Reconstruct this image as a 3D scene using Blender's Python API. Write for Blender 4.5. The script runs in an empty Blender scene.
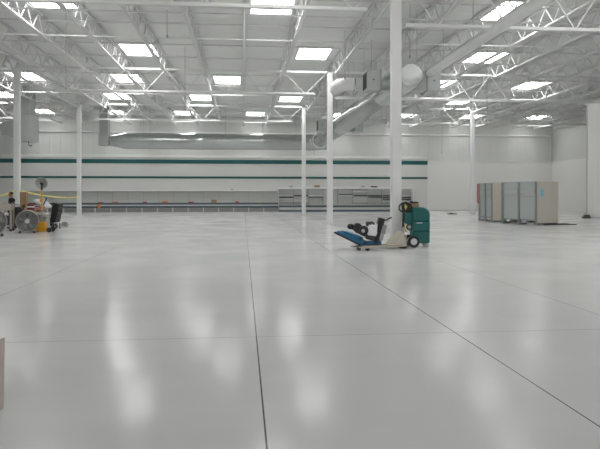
import bpy, bmesh, math, random
from mathutils import Vector, Matrix
random.seed(7)
PI = math.pi
SC = bpy.context.scene
COL = SC.collection
TH = math.atan(57 / 600)              # camera yaw against the building grid
CS, SN = math.cos(TH), math.sin(TH)
EYE, F, HOR = 1.6, 600.0, 194.7

# ------------------------------------------------------------------ materials
def mat(name, col, rough=0.5, metal=0.0, var=0.0, vscale=3.0, bump=0.0, bscale=40.0, spec=0.5, emit=None, estr=0.0):
    m = bpy.data.materials.new(name); m.use_nodes = True
    nt = m.node_tree; b = nt.nodes['Principled BSDF']
    c = (*col, 1.0)
    b.inputs['Base Color'].default_value = c
    b.inputs['Roughness'].default_value = rough
    b.inputs['Metallic'].default_value = metal
    b.inputs['Specular IOR Level'].default_value = spec
    tc = nt.nodes.new('ShaderNodeTexCoord')
    if var > 0:
        n = nt.nodes.new('ShaderNodeTexNoise'); n.inputs['Scale'].default_value = vscale; n.inputs['Detail'].default_value = 4
        nt.links.new(tc.outputs['Object'], n.inputs['Vector'])
        r = nt.nodes.new('ShaderNodeMapRange')
        r.inputs[3].default_value = 1 - var; r.inputs[4].default_value = 1 + var
        nt.links.new(n.outputs['Fac'], r.inputs[0])
        mx = nt.nodes.new('ShaderNodeMix'); mx.data_type = 'RGBA'; mx.blend_type = 'MULTIPLY'; mx.inputs[0].default_value = 1
        mx.inputs[6].default_value = c
        nt.links.new(r.outputs[0], mx.inputs[7]); nt.links.new(mx.outputs[2], b.inputs['Base Color'])
    if bump > 0:
        n2 = nt.nodes.new('ShaderNodeTexNoise'); n2.inputs['Scale'].default_value = bscale
        nt.links.new(tc.outputs['Object'], n2.inputs['Vector'])
        bp = nt.nodes.new('ShaderNodeBump'); bp.inputs['Strength'].default_value = bump; bp.inputs['Distance'].default_value = 0.02
        nt.links.new(n2.outputs['Fac'], bp.inputs['Height']); nt.links.new(bp.outputs['Normal'], b.inputs['Normal'])
    if emit:
        b.inputs['Emission Color'].default_value = (*emit, 1); b.inputs['Emission Strength'].default_value = estr
    return m

SKY_STRENGTH = 11.3
M = dict(
    wall=mat('painted wall', (.72, .72, .70), .6, var=.02, vscale=.6),
    steel=mat('white painted steel', (.66, .665, .655), .45, var=.02),
    post=mat('white painted column', (.75, .752, .745), .4, var=.02),
    lining=mat('pale grey wall panel', (.62, .62, .60), .6, var=.02, vscale=.6),
    green=mat('dark teal paint', (.010, .095, .092), .5, var=.05),
    galv=mat('galvanised sheet', (.49, .52, .51), .26, .85, var=.08, vscale=2.5, bump=.05, bscale=6),
    galvbox=mat('galvanised duct box', (.43, .455, .445), .4, .4, var=.05, vscale=2.5),
    galv2=mat('pale wrapped duct', (.74, .75, .735), .5, .0, var=.05),
    black=mat('black rubber', (.018, .018, .02), .55, var=.1, vscale=12),
    dark=mat('dark grey metal', (.06, .065, .07), .45, .3, var=.1),
    opening=mat('duct interior', (.02, .02, .02), .8),
    beige=mat('beige enamel', (.63, .59, .52), .45, var=.03),
    jack=mat('tan enamel', (.45, .41, .34), .42, var=.05),
    shelf=mat('grey perforated steel', (.50, .535, .53), .42, .3, var=.06, vscale=5),
    shelfdark=mat('slotted steel upright', (.31, .34, .34), .45, .4, var=.08),
    bluegrey=mat('blue grey bumper', (.080, .115, .148), .5, var=.05),
    cream=mat('off white laminate', (.80, .80, .78), .5, var=.02),
    panel=mat('grey back panel', (.54, .55, .53), .6, var=.03),
    teal=mat('teal polyethylene', (.004, .112, .108), .42, var=.06, bump=.04),
    blue=mat('blue enamel', (.012, .13, .25), .4, var=.06),
    white=mat('white plastic', (.78, .79, .80), .45, var=.02),
    hub=mat('pale grey wheel hub', (.62, .63, .64), .4),
    grey=mat('grey plastic', (.30, .30, .29), .5, var=.07),
    greylt=mat('light grey metal', (.42, .42, .40), .4, .3, var=.06),
    maroon=mat('maroon plastic', (.10, .012, .022), .4, var=.08),
    red=mat('red paint', (.48, .03, .025), .45, var=.05),
    yellow=mat('yellow enamel', (.72, .36, .02), .45, var=.05),
    tape=mat('yellow barrier tape', (.74, .66, .16), .5, var=.03),
    card=mat('brown cardboard', (.35, .225, .13), .75, var=.08),
    bag=mat('white woven bag', (.66, .64, .62), .75, var=.06, bump=.3, bscale=20),
    bagred=mat('printed red bag', (.52, .26, .25), .75, var=.3, vscale=4, bump=.3, bscale=20),
    orange=mat('orange plastic', (.72, .24, .04), .5, var=.05),
    skin=mat('skin', (.40, .20, .12), .55),
    shirt=mat('black cotton', (.015, .015, .022), .85, var=.1),
    trouser=mat('dark denim', (.02, .025, .045), .85, var=.1),
    hair=mat('dark brown hair', (.02, .012, .008), .7),
    paper=mat('light blue paper', (.30, .60, .74), .6),
    gray_pad=mat('dark floor mat', (.12, .12, .11), .8, var=.1),
    glow=mat('skylight diffuser', (.85, .88, .9), .5, emit=(1.0, .995, .985), estr=SKY_STRENGTH),
)

def ribbed(name, col, axis, period, depth, rough=.5):
    """sheet metal with ribs: bump from a sine wave across one axis"""
    m = mat(name, col, rough)
    nt = m.node_tree; b = nt.nodes['Principled BSDF']
    g = nt.nodes.new('ShaderNodeNewGeometry')
    s = nt.nodes.new('ShaderNodeSeparateXYZ'); nt.links.new(g.outputs['Position'], s.inputs[0])
    mu = nt.nodes.new('ShaderNodeMath'); mu.operation = 'MULTIPLY'; mu.inputs[1].default_value = 2 * PI / period
    nt.links.new(s.outputs[axis], mu.inputs[0])
    si = nt.nodes.new('ShaderNodeMath'); si.operation = 'SINE'; nt.links.new(mu.outputs[0], si.inputs[0])
    pw = nt.nodes.new('ShaderNodeMath'); pw.operation = 'SMOOTH_MAX'; pw.inputs[1].default_value = 0.6; pw.inputs[2].default_value = .2
    nt.links.new(si.outputs[0], pw.inputs[0])
    bp = nt.nodes.new('ShaderNodeBump'); bp.inputs['Strength'].default_value = .6; bp.inputs['Distance'].default_value = depth
    nt.links.new(pw.outputs[0], bp.inputs['Height']); nt.links.new(bp.outputs['Normal'], b.inputs['Normal'])
    return m
M['deck'] = ribbed('painted ribbed roof deck', (.72, .73, .715), 1, .9, .03)
M['cladding'] = ribbed('ribbed wall cladding', (.60, .61, .585), 0, 1.0, .03)

def floor_material():
    m = bpy.data.materials.new('sealed white concrete'); m.use_nodes = True
    nt = m.node_tree; b = nt.nodes['Principled BSDF']; L = nt.links
    def N(t, **k):
        n = nt.nodes.new(t)
        for a, v in k.items(): setattr(n, a, v)
        return n
    g = N('ShaderNodeNewGeometry'); s = N('ShaderNodeSeparateXYZ'); L.new(g.outputs['Position'], s.inputs[0])
    n1 = N('ShaderNodeTexNoise'); n1.inputs['Scale'].default_value = .55; n1.inputs['Detail'].default_value = 6; n1.inputs['Roughness'].default_value = .62
    L.new(g.outputs['Position'], n1.inputs['Vector'])
    mp = N('ShaderNodeMapping'); mp.inputs['Scale'].default_value = (.35, 1.6, 1); L.new(g.outputs['Position'], mp.inputs[0])
    n2 = N('ShaderNodeTexNoise'); n2.inputs['Scale'].default_value = 1.3; n2.inputs['Detail'].default_value = 5
    L.new(mp.outputs[0], n2.inputs['Vector'])
    ad = N('ShaderNodeMath', operation='ADD'); L.new(n1.outputs['Fac'], ad.inputs[0]); L.new(n2.outputs['Fac'], ad.inputs[1])
    mr = N('ShaderNodeMapRange'); mr.inputs[1].default_value = .6; mr.inputs[2].default_value = 1.4
    mr.inputs[3].default_value = .965; mr.inputs[4].default_value = 1.03; L.new(ad.outputs[0], mr.inputs[0])
    base = N('ShaderNodeMix', data_type='RGBA', blend_type='MULTIPLY'); base.inputs[0].default_value = 1
    base.inputs[6].default_value = (.735, .733, .724, 1); L.new(mr.outputs[0], base.inputs[7])
    # saw-cut joints filled with grey sealant
    def line(axis, pos, width):
        a = N('ShaderNodeMath', operation='SUBTRACT'); L.new(s.outputs[axis], a.inputs[0]); a.inputs[1].default_value = pos
        c = N('ShaderNodeMath', operation='ABSOLUTE'); L.new(a.outputs[0], c.inputs[0])
        d = N('ShaderNodeMath', operation='LESS_THAN'); L.new(c.outputs[0], d.inputs[0]); d.inputs[1].default_value = width / 2
        return d.outputs[0]
    acc = None
    for axis, pos, w, k in JOINTS:
        o = line(axis, pos, w)
        q = N('ShaderNodeMath', operation='MULTIPLY'); L.new(o, q.inputs[0]); q.inputs[1].default_value = k
        if acc is None: acc = q.outputs[0]
        else:
            mxx = N('ShaderNodeMath', operation='MAXIMUM'); L.new(acc, mxx.inputs[0]); L.new(q.outputs[0], mxx.inputs[1]); acc = mxx.outputs[0]
    jm = N('ShaderNodeMix', data_type='RGBA'); L.new(acc, jm.inputs[0]); L.new(base.outputs[2], jm.inputs[6]); jm.inputs[7].default_value = (.05, .055, .055, 1)
    L.new(jm.outputs[2], b.inputs['Base Color'])
    rr = N('ShaderNodeMapRange'); rr.inputs[1].default_value = .3; rr.inputs[2].default_value = .7; rr.inputs[3].default_value = .09; rr.inputs[4].default_value = .22
    L.new(n1.outputs['Fac'], rr.inputs[0]); L.new(rr.outputs[0], b.inputs['Roughness'])
    b.inputs['Specular IOR Level'].default_value = .07
    bp = N('ShaderNodeBump'); bp.inputs['Strength'].default_value = .004; bp.inputs['Distance'].default_value = .02
    L.new(n2.outputs['Fac'], bp.inputs['Height']); L.new(bp.outputs['Normal'], b.inputs['Normal'])
    return m
#           axis  position width strength
JOINTS = [(0, .15, .013, .95), (0, 2.45, .013, .9), (0, 4.72, .015, .55), (0, -3.82, .015, .55),
          (1, 6.77, .014, .5), (1, 18.45, .014, .35), (1, 32.8, .014, .3), (0, -12.2, .014, .35), (0, 9.3, .014, .25)]
M['floor'] = floor_material()

# ------------------------------------------------------------------ mesh helper
class MB:
    def __init__(s): s.bm = bmesh.new()
    def _place(s, vs, mtx):
        bmesh.ops.transform(s.bm, matrix=mtx, verts=vs); return s
    def box(s, c, d, rot=None):
        g = bmesh.ops.create_cube(s.bm, size=1.0)
        m = Matrix.Translation(c) @ (rot.to_4x4() if rot else Matrix()) @ Matrix.Diagonal((*d, 1))
        return s._place(g['verts'], m)
    def b2(s, lo, hi):
        lo, hi = Vector(lo), Vector(hi)
        return s.box((lo + hi) / 2, hi - lo)
    def bar(s, a, b, w, h=None):
        a, b = Vector(a), Vector(b); d = b - a
        q = d.to_track_quat('Y', 'Z').to_matrix()
        return s.box((a + b) / 2, (w, d.length, h or w), q)
    def tube(s, a, b, r, r2=None, n=12, caps=True):
        a, b = Vector(a), Vector(b); d = b - a
        g = bmesh.ops.create_cone(s.bm, cap_ends=caps, segments=n, radius1=r, radius2=r if r2 is None else r2, depth=d.length)
        q = d.to_track_quat('Z', 'Y').to_matrix().to_4x4()
        return s._place(g['verts'], Matrix.Translation((a + b) / 2) @ q)
    def path(s, pts, r, n=8):
        """round tube swept along points (one skin, no gaps at the bends)"""
        pts = [Vector(p) for p in pts]; rings = []; up = Vector((0, 0, 1))
        for i, p in enumerate(pts):
            t = (pts[min(i + 1, len(pts) - 1)] - pts[max(i - 1, 0)]).normalized()
            u = t.cross(up if abs(t.z) < .95 else Vector((0, 1, 0))).normalized(); w = u.cross(t)
            rings.append([s.bm.verts.new(p + (u * math.cos(2 * PI * k / n) + w * math.sin(2 * PI * k / n)) * r) for k in range(n)])
        for A, B in zip(rings, rings[1:]):
            for k in range(n): s.bm.faces.new((A[k], A[(k + 1) % n], B[(k + 1) % n], B[k]))
        s.bm.faces.new(rings[0]); s.bm.faces.new(rings[-1][::-1])
        return s
    def lathe(s, prof, axis_o=(0, 0, 0), rot=None, n=24, close=False):
        """prof: (radius, height) pairs turned about local z"""
        rings = []
        R = rot.to_3x3() if rot else Matrix.Identity(3)
        for r, z in prof:
            rings.append([s.bm.verts.new(Vector(axis_o) + R @ Vector((r * math.cos(2 * PI * k / n), r * math.sin(2 * PI * k / n), z))) for k in range(n)])
        prs = list(zip(rings, rings[1:])) + ([(rings[-1], rings[0])] if close else [])
        for A, B in prs:
            for k in range(n): s.bm.faces.new((A[k], A[(k + 1) % n], B[(k + 1) % n], B[k]))
        if not close:
            for ring in (rings[0], rings[-1]):
                try: s.bm.faces.new(ring)
                except ValueError: pass
        return s
    def ball(s, c, r, n=12, rot=None):
        g = bmesh.ops.create_uvsphere(s.bm, u_segments=n, v_segments=max(6, n * 2 // 3), radius=1)
        r = (r, r, r) if not hasattr(r, '__len__') else r
        return s._place(g['verts'], Matrix.Translation(c) @ (rot.to_4x4() if rot else Matrix()) @ Matrix.Diagonal((*r, 1)))
    def prism(s, pts, y0, y1, axis='y'):
        """polygon in the x-z plane pushed along y"""
        A = [s.bm.verts.new((x, y0, z)) for x, z in pts]; B = [s.bm.verts.new((x, y1, z)) for x, z in pts]
        s.bm.faces.new(A); s.bm.faces.new(B[::-1]); n = len(pts)
        for k in range(n): s.bm.faces.new((A[k], B[k], B[(k + 1) % n], A[(k + 1) % n]))
        return s
    def torus(s, c, R, r, rot=None, n=24, m=8):
        prof = [(R + r * math.cos(2 * PI * k / m), r * math.sin(2 * PI * k / m)) for k in range(m)]
        return s.lathe(prof, c, rot, n, close=True)
    def hexa(s, lo4, hi4):
        """a solid between two quads"""
        A = [s.bm.verts.new(p) for p in lo4]; B = [s.bm.verts.new(p) for p in hi4]
        s.bm.faces.new(A[::-1]); s.bm.faces.new(B)
        for k in range(4): s.bm.faces.new((A[k], A[(k + 1) % 4], B[(k + 1) % 4], B[k]))
        return s
    def build(s, name, m, parent=None, bevel=0, smooth=False, seg=2, loc=None):
        bmesh.ops.recalc_face_normals(s.bm, faces=s.bm.faces)
        me = bpy.data.meshes.new(name); s.bm.to_mesh(me); s.bm.free()
        me.materials.append(m if not isinstance(m, str) else M[m])
        o = bpy.data.objects.new(name, me); COL.objects.link(o)
        if smooth:
            for p in me.polygons: p.use_smooth = True
            if smooth != 'all':
                me.set_sharp_from_angle(angle=math.radians(40))
        if bevel:
            bv = o.modifiers.new('bevel', 'BEVEL'); bv.width = bevel; bv.segments = seg; bv.limit_method = 'ANGLE'
        if parent: o.parent = parent
        if loc: o.location = loc
        return o

def tag(o, label, cat, group=None):
    o['label'] = label; o['category'] = cat
    if group: o['group'] = group
    return o
def thing(name, label, cat, loc=(0, 0, 0), rz=0, group=None):
    o = bpy.data.objects.new(name, None); COL.objects.link(o); o.empty_display_size = .2
    o.location = loc; o.rotation_euler = (0, 0, rz)
    return tag(o, label, cat, group)
def struct(o):
    o['kind'] = 'structure'; return o
def dup(root, label, loc=None, rz=None):
    c = root.copy(); COL.objects.link(c); c['label'] = label
    if loc is not None: c.location = loc
    if rz is not None: c.rotation_euler = (0, 0, rz)
    for ch in root.children:
        d = ch.copy(); COL.objects.link(d); d.parent = c
        for g in ch.children:
            e = g.copy(); COL.objects.link(e); e.parent = d
    return c
ORD = ['first', 'second', 'third', 'fourth', 'fifth', 'sixth', 'seventh', 'eighth', 'ninth', 'tenth', 'eleventh', 'twelfth', 'thirteenth',
       'fourteenth', 'fifteenth', 'sixteenth', 'seventeenth', 'eighteenth', 'nineteenth', 'twentieth', 'twenty-first', 'twenty-second',
       'twenty-third', 'twenty-fourth', 'twenty-fifth', 'twenty-sixth', 'twenty-seventh', 'twenty-eighth', 'twenty-ninth', 'thirtieth']

def proj(x, y, z):
    zc = x * SN + y * CS; xc = x * CS - y * SN
    return 300 + F * xc / zc, HOR - F * (z - EYE) / zc
def at(u, zc):
    """ground point seen in column u at depth zc"""
    xc = (u - 300) / F * zc
    return xc * CS + zc * SN, zc * CS - xc * SN
def at_floor(u, v): return at(u, F * EYE / (v - HOR))

# ------------------------------------------------------------------ shell
DECK = 9.0
X0, X1, Y0, YB = -32.0, 30.9, -8.0, 57.5
struct(MB().b2((X0 - .3, Y0, -.3), (X1 + .3, YB + .3, 0)).build('floor', 'floor'))
struct(MB().b2((X0 - .3, Y0, DECK), (X1 + .3, YB + .3, DECK + .15)).build('ceiling', 'deck'))
wb = struct(MB().b2((X0 - .3, YB, 0), (X1 + .3, YB + .3, DECK)).build('wall_back', 'cladding'))
struct(MB().b2((X0 - .3, Y0, 0), (X0, YB, DECK)).build('wall_left', 'wall'))
struct(MB().b2((X1, Y0, 0), (X1 + .3, YB, DECK)).build('wall_right', 'cladding'))
# lower lining of the back and right walls
STEP = 17.95
MB().b2((X0, YB - .3, 0), (STEP, YB, 5.3)).build('striped_lining', 'lining', wb)
MB().b2((STEP, YB - .14, 0), (X1, YB, 4.89)).build('lining', 'wall', wb)
struct(MB().b2((X1 - .14, 38.8, 0), (X1, YB - .14, 4.89)).build('trim_8', 'wall'))
struct(MB().b2((X0, YB - .38, 5.08), (STEP, YB - .3, 5.32)).build('trim_1', 'wall', bevel=.01))
struct(MB().b2((X0, YB - .33, 4.53), (STEP, YB - .3, 4.9)).build('trim_2', 'green'))
struct(MB().b2((X0, YB - .33, 3.13), (STEP, YB - .3, 3.32)).build('trim_3', 'green'))
struct(MB().b2((STEP, YB - .2, 4.83), (X1 - .14, YB - .14, 4.92)).build('trim_4', 'wall'))
struct(MB().b2((STEP, YB - .16, 0), (X1 - .14, YB - .14, .12)).build('baseboard_back', 'panel'))
# block of rooms standing in front of the right wall
BX, BY, BH = 23.3, 38.8, 7.7
struct(MB().b2((BX, Y0, 0), (X1, BY, BH)).build('wall_rooms', 'wall'))
struct(MB().b2((BX - .1, Y0, BH), (X1, BY + .1, BH + .18)).build('trim_5', 'post'))
struct(MB().b2((BX - .04, BY - .08, 0), (BX + .06, BY + .04, BH)).build('trim_6', 'panel'))
struct(MB().b2((BX - .02, Y0, 0), (BX, BY - .08, .12)).build('baseboard_rooms', 'panel'))

# ------------------------------------------------------------------ columns
CX = [-12.2, 4.77, 18.5]
ROWS = [18.45, 32.8, 47.05]
def column(x, y, top, label):
    t = thing('steel_column', label, 'column', (x, y, 0), 0, 'square steel roof columns')
    MB().b2((-.15, -.15, .02), (.15, .15, top)).build('shaft', 'post', t, bevel=.025)
    b = MB().b2((-.24, -.24, 0), (.24, .24, .02))
    b.build('base_plate', 'steel', t)
    bo = MB()
    for sx in (-.19, .19):
        for sy in (-.19, .19): bo.tube((sx, sy, .02), (sx, sy, .06), .02, n=6)
    bo.build('anchor_bolts', 'greylt', t)
    MB().b2((-.22, -.18, top), (.22, .18, top + .04)).build('cap_plate', 'steel', t)
column(4.77, 18.45, 8.42, 'white square steel column nearest the camera, right behind the pallet jack')
column(4.77, 32.8, 8.3, 'white steel column standing second behind the pallet jack column in the middle row')
column(4.77, 47.05, 8.42, 'white steel column farthest back in the middle row, before the tall wall shelving')
column(-12.0, 33.3, 8.3, 'white steel column at far left rising behind the drum fan and red vacuum')
column(-12.4, 47.0, 8.42, 'white steel column at left back where the yellow tape ends')
column(18.5, 47.05, 8.42, 'white steel column at right back beside the red-edged board')

JX = [-29.2, -27.1, -25, -22.9, -20.75, -18.6, -16.5, -14.4, -12.3, -10.3, -8.2, -6.25, -4.15, -2.08, .05, 2.2, 5.0, 7.3, 9.6, 11.75, 13.9, 16.0, 18.1,
      20.2, 22.3, 24.4, 26.5, 28.6, 30.55]
# ------------------------------------------------------------------ roof girders (run left to right on the columns)
def girder(xa, xb, y, zb, label, zt=8.46, pan=2.1):
    t = thing('roof_girder', label, 'girder', (xa, y, 0), 0, 'roof girders')
    L = xb - xa; nd = [0] + [x - xa for x in JX if .7 < x - xa < L - .7] + [L]; n = len(nd) - 1; p = nd[1]
    MB().b2((0, -.09, zt), (L, -.02, zt + .11)).b2((0, .02, zt), (L, .09, zt + .11)).build('top_chord', 'steel', t)
    e = p * .5 if zb > 7.1 else .15
    MB().b2((e - .1 if zb > 7.1 else .15, -.09, zb - .1), (L - e + .1, -.02, zb)).b2((e - .1 if zb > 7.1 else .15, .02, zb - .1), (L - e + .1, .09, zb)).build('bottom_chord', 'steel', t)
    w = MB()
    for k in range(n):
        a, b = nd[k], nd[k + 1]; m_ = (a + b) / 2
        w.bar((a + .05, 0, zt), (m_, 0, zb - .05), .038).bar((m_, 0, zb - .05), (b - .05, 0, zt), .038)
    w.build('web', 'steel', t)
ZB2, ZT2 = [7.42, 7.2, 7.42], [8.46, 8.28, 8.46]
where = ['nearest the camera', 'on the middle row of columns', 'on the back row of columns']
for r, y in enumerate(ROWS):
    if r > 0: girder(-29.2, -12.4, y, ZB2[r], 'white triangulated roof girder %s, running off the left edge' % where[r], ZT2[r])
    girder(-12.05 + (.2 if r == 1 else 0), 4.62, y, ZB2[r], 'white triangulated roof girder %s, left of the middle column' % where[r], ZT2[r])
    if r < 2: girder(4.92, BX + .3, y, 6.97, 'deep white roof girder %s, right of the middle column' % where[r], ZT2[r])
    else:
        girder(4.92, 18.35, y, 7.42, 'white triangulated roof girder on the back row of columns, right of the middle column')
        girder(18.65, X1, y, 7.42, 'white triangulated roof girder on the back row of columns, reaching the right wall')

# ------------------------------------------------------------------ bar joists (run from the camera to the back wall)
ZT, ZB = 8.86, 8.14
def joist_proto(L, label):
    t = thing('bar_joist', label, 'roof joist', (0, 0, 0), 0, 'open-web roof joists')
    MB().b2((-.085, 0.0, ZT - .02), (-.012, L, ZT + .1)).b2((.012, 0, ZT - .02), (.085, L, ZT + .1)).b2((-.05, .01, 8.58), (.05, .16, ZT)).b2((-.05, L - .16, 8.58), (.05, L - .01, ZT)).build('top_chord', 'steel', t)
    e = .75
    MB().b2((-.08, e, ZB - .05), (-.012, L - e, ZB + .02)).b2((.012, e, ZB - .05), (.08, L - e, ZB + .02)).build('bottom_chord', 'steel', t)
    w = MB(); n = round((L - 2 * e) / 1.25); p = (L - 2 * e) / n; r = .024
    w.bar((0, .1, ZT), (0, e, ZB), r * 2); w.bar((0, L - .1, ZT), (0, L - e, ZB), r * 2)
    for k in range(n):
        a = e + k * p
        w.tube((0, a, ZB), (0, a + p / 2, ZT), r, n=6).tube((0, a + p / 2, ZT), (0, a + p, ZB), r, n=6)
    w.build('web', 'steel', t, smooth=True)
    return t
BAYS = [(18.45, 32.8, 'nearest bay'), (32.8, 47.05, 'middle bay'), (47.05, 57.5, 'bay along the back wall')]
for ya, yb, nm in BAYS:
    L = yb - ya - .02; proto = None
    vis = []
    for x in JX:
        us = [proj(x, y, ZB)[0] for y in (max(ya, 20.5), (ya + yb) / 2, yb)]
        if min(us) < 597 and max(us) > 3: vis.append(x)
    for i, x in enumerate(vis):
        lab = 'white open-web roof joist in the %s, %s from the left' % (nm, ORD[i])
        if proto is None:
            proto = joist_proto(L, lab); o = proto
            o.location = (x, ya + .01, 0)
        else: dup(proto, lab, (x, ya + .01, 0))

# bridging lines across the joists
for ya, yb, nm in BAYS:
    for k in (1, 2, 3):
        y = ya + (yb - ya) * k / 4
        t = thing('joist_bridging', 'thin white bridging line, %s from the front in the %s' % (ORD[k - 1], nm), 'bridging', (0, y, 0), 0, 'joist bridging lines')
        MB().b2((-30, -.03, ZB + .02), (X1, .03, ZB + .075)).build('lower_rod', 'steel', t)
        MB().b2((-30, -.03, ZT - .09), (X1, .03, ZT - .03)).build('upper_rod', 'steel', t)

# ------------------------------------------------------------------ skylights
SKY = [(23.1, [-7.25, 1.12, 10.65], 'nearest row'), (31.0, [-5.2, 3.62, 12.82], 'second row'), (38.5, [-13.35, -7.22, -1.0, 12.82, 19.15], 'third row'),
       (45.7, [-17.5, -9.25, -3.1, 3.6, 17.05], 'fourth row'), (54.3, [-17.5, -11.35, -5.2, 1.12, 8.45, 14.95, 21.25, 27.5], 'row next to the back wall')]
def skylight(label):
    t = thing('skylight', label, 'skylight', (0, 0, DECK), 0, 'roof skylights')
    w, l = .8, 1.28
    c = MB()
    c.b2((-w - .07, -l - .07, -.12), (-w, l + .07, 0)).b2((w, -l - .07, -.12), (w + .07, l + .07, 0))
    c.b2((-w, -l - .07, -.12), (w, -l, 0)).b2((-w, l, -.12), (w, l + .07, 0))
    c.build('curb', 'steel', t)
    MB().b2((-w, -l, -.05), (w, l, -.01)).build('diffuser_pane', 'glow', t)
    g = MB().b2((-.015, -l, -.075), (.015, l, -.05)); g.build('glazing_bar', 'steel', t)
    return t
sk = None
for y, xs, nm in SKY:
    for i, x in enumerate(xs):
        lab = 'bright rectangular skylight in the %s, %s from the left' % (nm, ORD[i])
        if sk is None: sk = skylight(lab); sk.location = (x, y, DECK)
        else: dup(sk, lab, (x, y, DECK))
for y, xs in ((15.5, (-24, -15.5, -7.2, 1.1, 10.2, 18.5)), (7.5, (10.2, 18.5))):      # extra glowing skylights added out of view to brighten the near floor
    for x in xs:
        o = dup(sk, 'added unseen skylight overhead, lighting the floor in front of the nearest girder', (x, y, DECK))

# ------------------------------------------------------------------ ducts
DX, DZ = 6.6, 6.3
t = thing('trunk_duct', 'large round galvanised duct running back from the near column towards the back wall', 'duct', (DX, 0, DZ), 0)
prof = [(.45, 23.1), (.49, 23.15), (.50, 23.25), (.50, 27.6), (.52, 27.65), (.52, 27.8), (.50, 27.85), (.50, 32), (.62, 33.2), (.62, 40), (.645, 40.05), (.645, 40.2), (.62, 40.25), (.62, 51.2)]
RY = Matrix.Rotation(-PI / 2, 3, 'X')
MB().lathe(prof, (0, 0, 0), RY, 32).build('pipe', 'galv', t, smooth=True)
MB().lathe([(.62, -.02), (.655, 0), (.655, .16), (.62, .18)], (0, 51.2, 0), RY, 32).build('collar', 'galv2', t, smooth=True)
for y in (24, 28.2, 33, 38, 43, 48):
    h = MB(); R = .49 if y < 33.5 else .63
    for s in (-1, 1): h.tube((s * R, y, 0), (s * R, y, DECK - DZ), .012, n=6)
    for k in range(16):
        a, b = PI * k / 16, PI * (k + 1) / 16
        h.bar((R * math.cos(a), y, -R * math.sin(a)), (R * math.cos(b), y, -R * math.sin(b)), .05, .012)
    h.build('hanger_strap', 'greylt', t)
for yy, big in ((24.6, 1.0), (40.6, 1.0)):
    for s in (-1, 1):
        R = .48 if yy < 33 else .62
        tp = MB().hexa([(s * (R - .12), yy - .3, -.36), (s * (R - .12), yy + .3, -.36), (s * (R - .12), yy + .3, .36), (s * (R - .12), yy - .3, .36)],
                       [(s * .98, yy - .42, -.4), (s * .98, yy + .42, -.4), (s * .98, yy + .42, .4), (s * .98, yy - .42, .4)])
        tp.build('branch_taper', 'galv', t)
        q = MB().b2((min(s * .98, s * 1.55), yy - .42, -.4), (max(s * .98, s * 1.55), yy + .42, .4)).build('register_box', 'galvbox', t, bevel=.015)
        MB().b2((min(s * 1.54, s * 1.565), yy - .36, -.33), (max(s * 1.54, s * 1.565), yy + .36, .33)).build('register_opening', 'opening', q)
        MB().b2((min(s * .95, s * 1.0), yy - .45, -.43), (max(s * .95, s * 1.0), yy + .45, .43)).build('flange', 'grey', t)
        MB().tube((s * 1.27, yy - .43, .02), (s * 1.27, yy - .41, .02), .035).build('access_knob', 'dark', q)

t = thing('cross_duct', 'long round galvanised duct along the back wall above the green stripes', 'duct', (0, 51.9, 6.15), 0)
RX = Matrix.Rotation(PI / 2, 3, 'Y')
prof = [(.42, -11.25), (.44, -11.1), (.685, -9.9), (.685, -4.6), (.71, -4.55), (.71, -3.2), (.685, -3.15), (.685, 1.6), (.70, 1.62), (.70, 1.75), (.685, 1.77), (.685, 5.75)]
MB().lathe(prof, (0, 0, 0), RX, 32).build('pipe', 'galv', t, smooth=True)
MB().lathe([(.70, 5.7), (.72, 5.75), (.70, 6.1), (.64, 6.5), (.63, 7.2), (.5, 7.3)], (0, 0, 0), RX, 32).build('end_fitting', 'galv', t, smooth=True)
MB().b2((-12.0, -.5, -.42), (-11.2, .5, .5)).build('elbow_box', 'galvbox', t, bevel=.02)
MB().b2((-11.95, -.45, .5), (-11.25, .45, DECK - 6.15)).build('riser', 'galvbox', t, bevel=.02)
for x in (-8.5, -5, -1.5, 1.7, 4.6):
    for s in (-1, 1): MB().tube((x, s * .7, 0), (x, s * .7, DECK - 6.15), .012, n=6).build('hanger_rod', 'greylt', t)

# roof unit drop at far left with its own duct
zc = 41.5; px, py = at(28.3, zc)
t = thing('air_plenum', 'tall square galvanised air plenum hanging from the roof at far left', 'duct', (px, py, 0), 0)
MB().b2((-.5, -.65, 5.25), (.48, .65, 7.1)).build('lower_box', 'galvbox', t, bevel=.02)
MB().b2((-.47, -.62, 7.1), (.28, .62, DECK)).build('upper_box', 'galvbox', t, bevel=.02)
MB().b2((-.53, -.68, 7.06), (.51, .68, 7.13)).build('flange', 'greylt', t)
MB().hexa([(-.5, -.55, 5.4), (-.5, .55, 5.4), (-.5, .55, 6.75), (-.5, -.55, 6.75)], [(-1.6, -.4, 5.75), (-1.6, .4, 5.75), (-1.6, .4, 6.55), (-1.6, -.4, 6.55)]).build('transition', 'galvbox', t)
MB().lathe([(.43, -12), (.43, -3.0), (.46, -2.95), (.46, -2.8), (.43, -2.75), (.43, -1.55)], (0, 0, 6.15), RX, 28).build('branch_pipe', 'galv', t, smooth=True)
MB().path([(.2, -.5, 5.25), (.2, -.52, 5.0), (.32, -.52, 4.93), (.44, -.52, 5.0)], .035).build('drain_pipe', 'dark', t, smooth=True)

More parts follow.
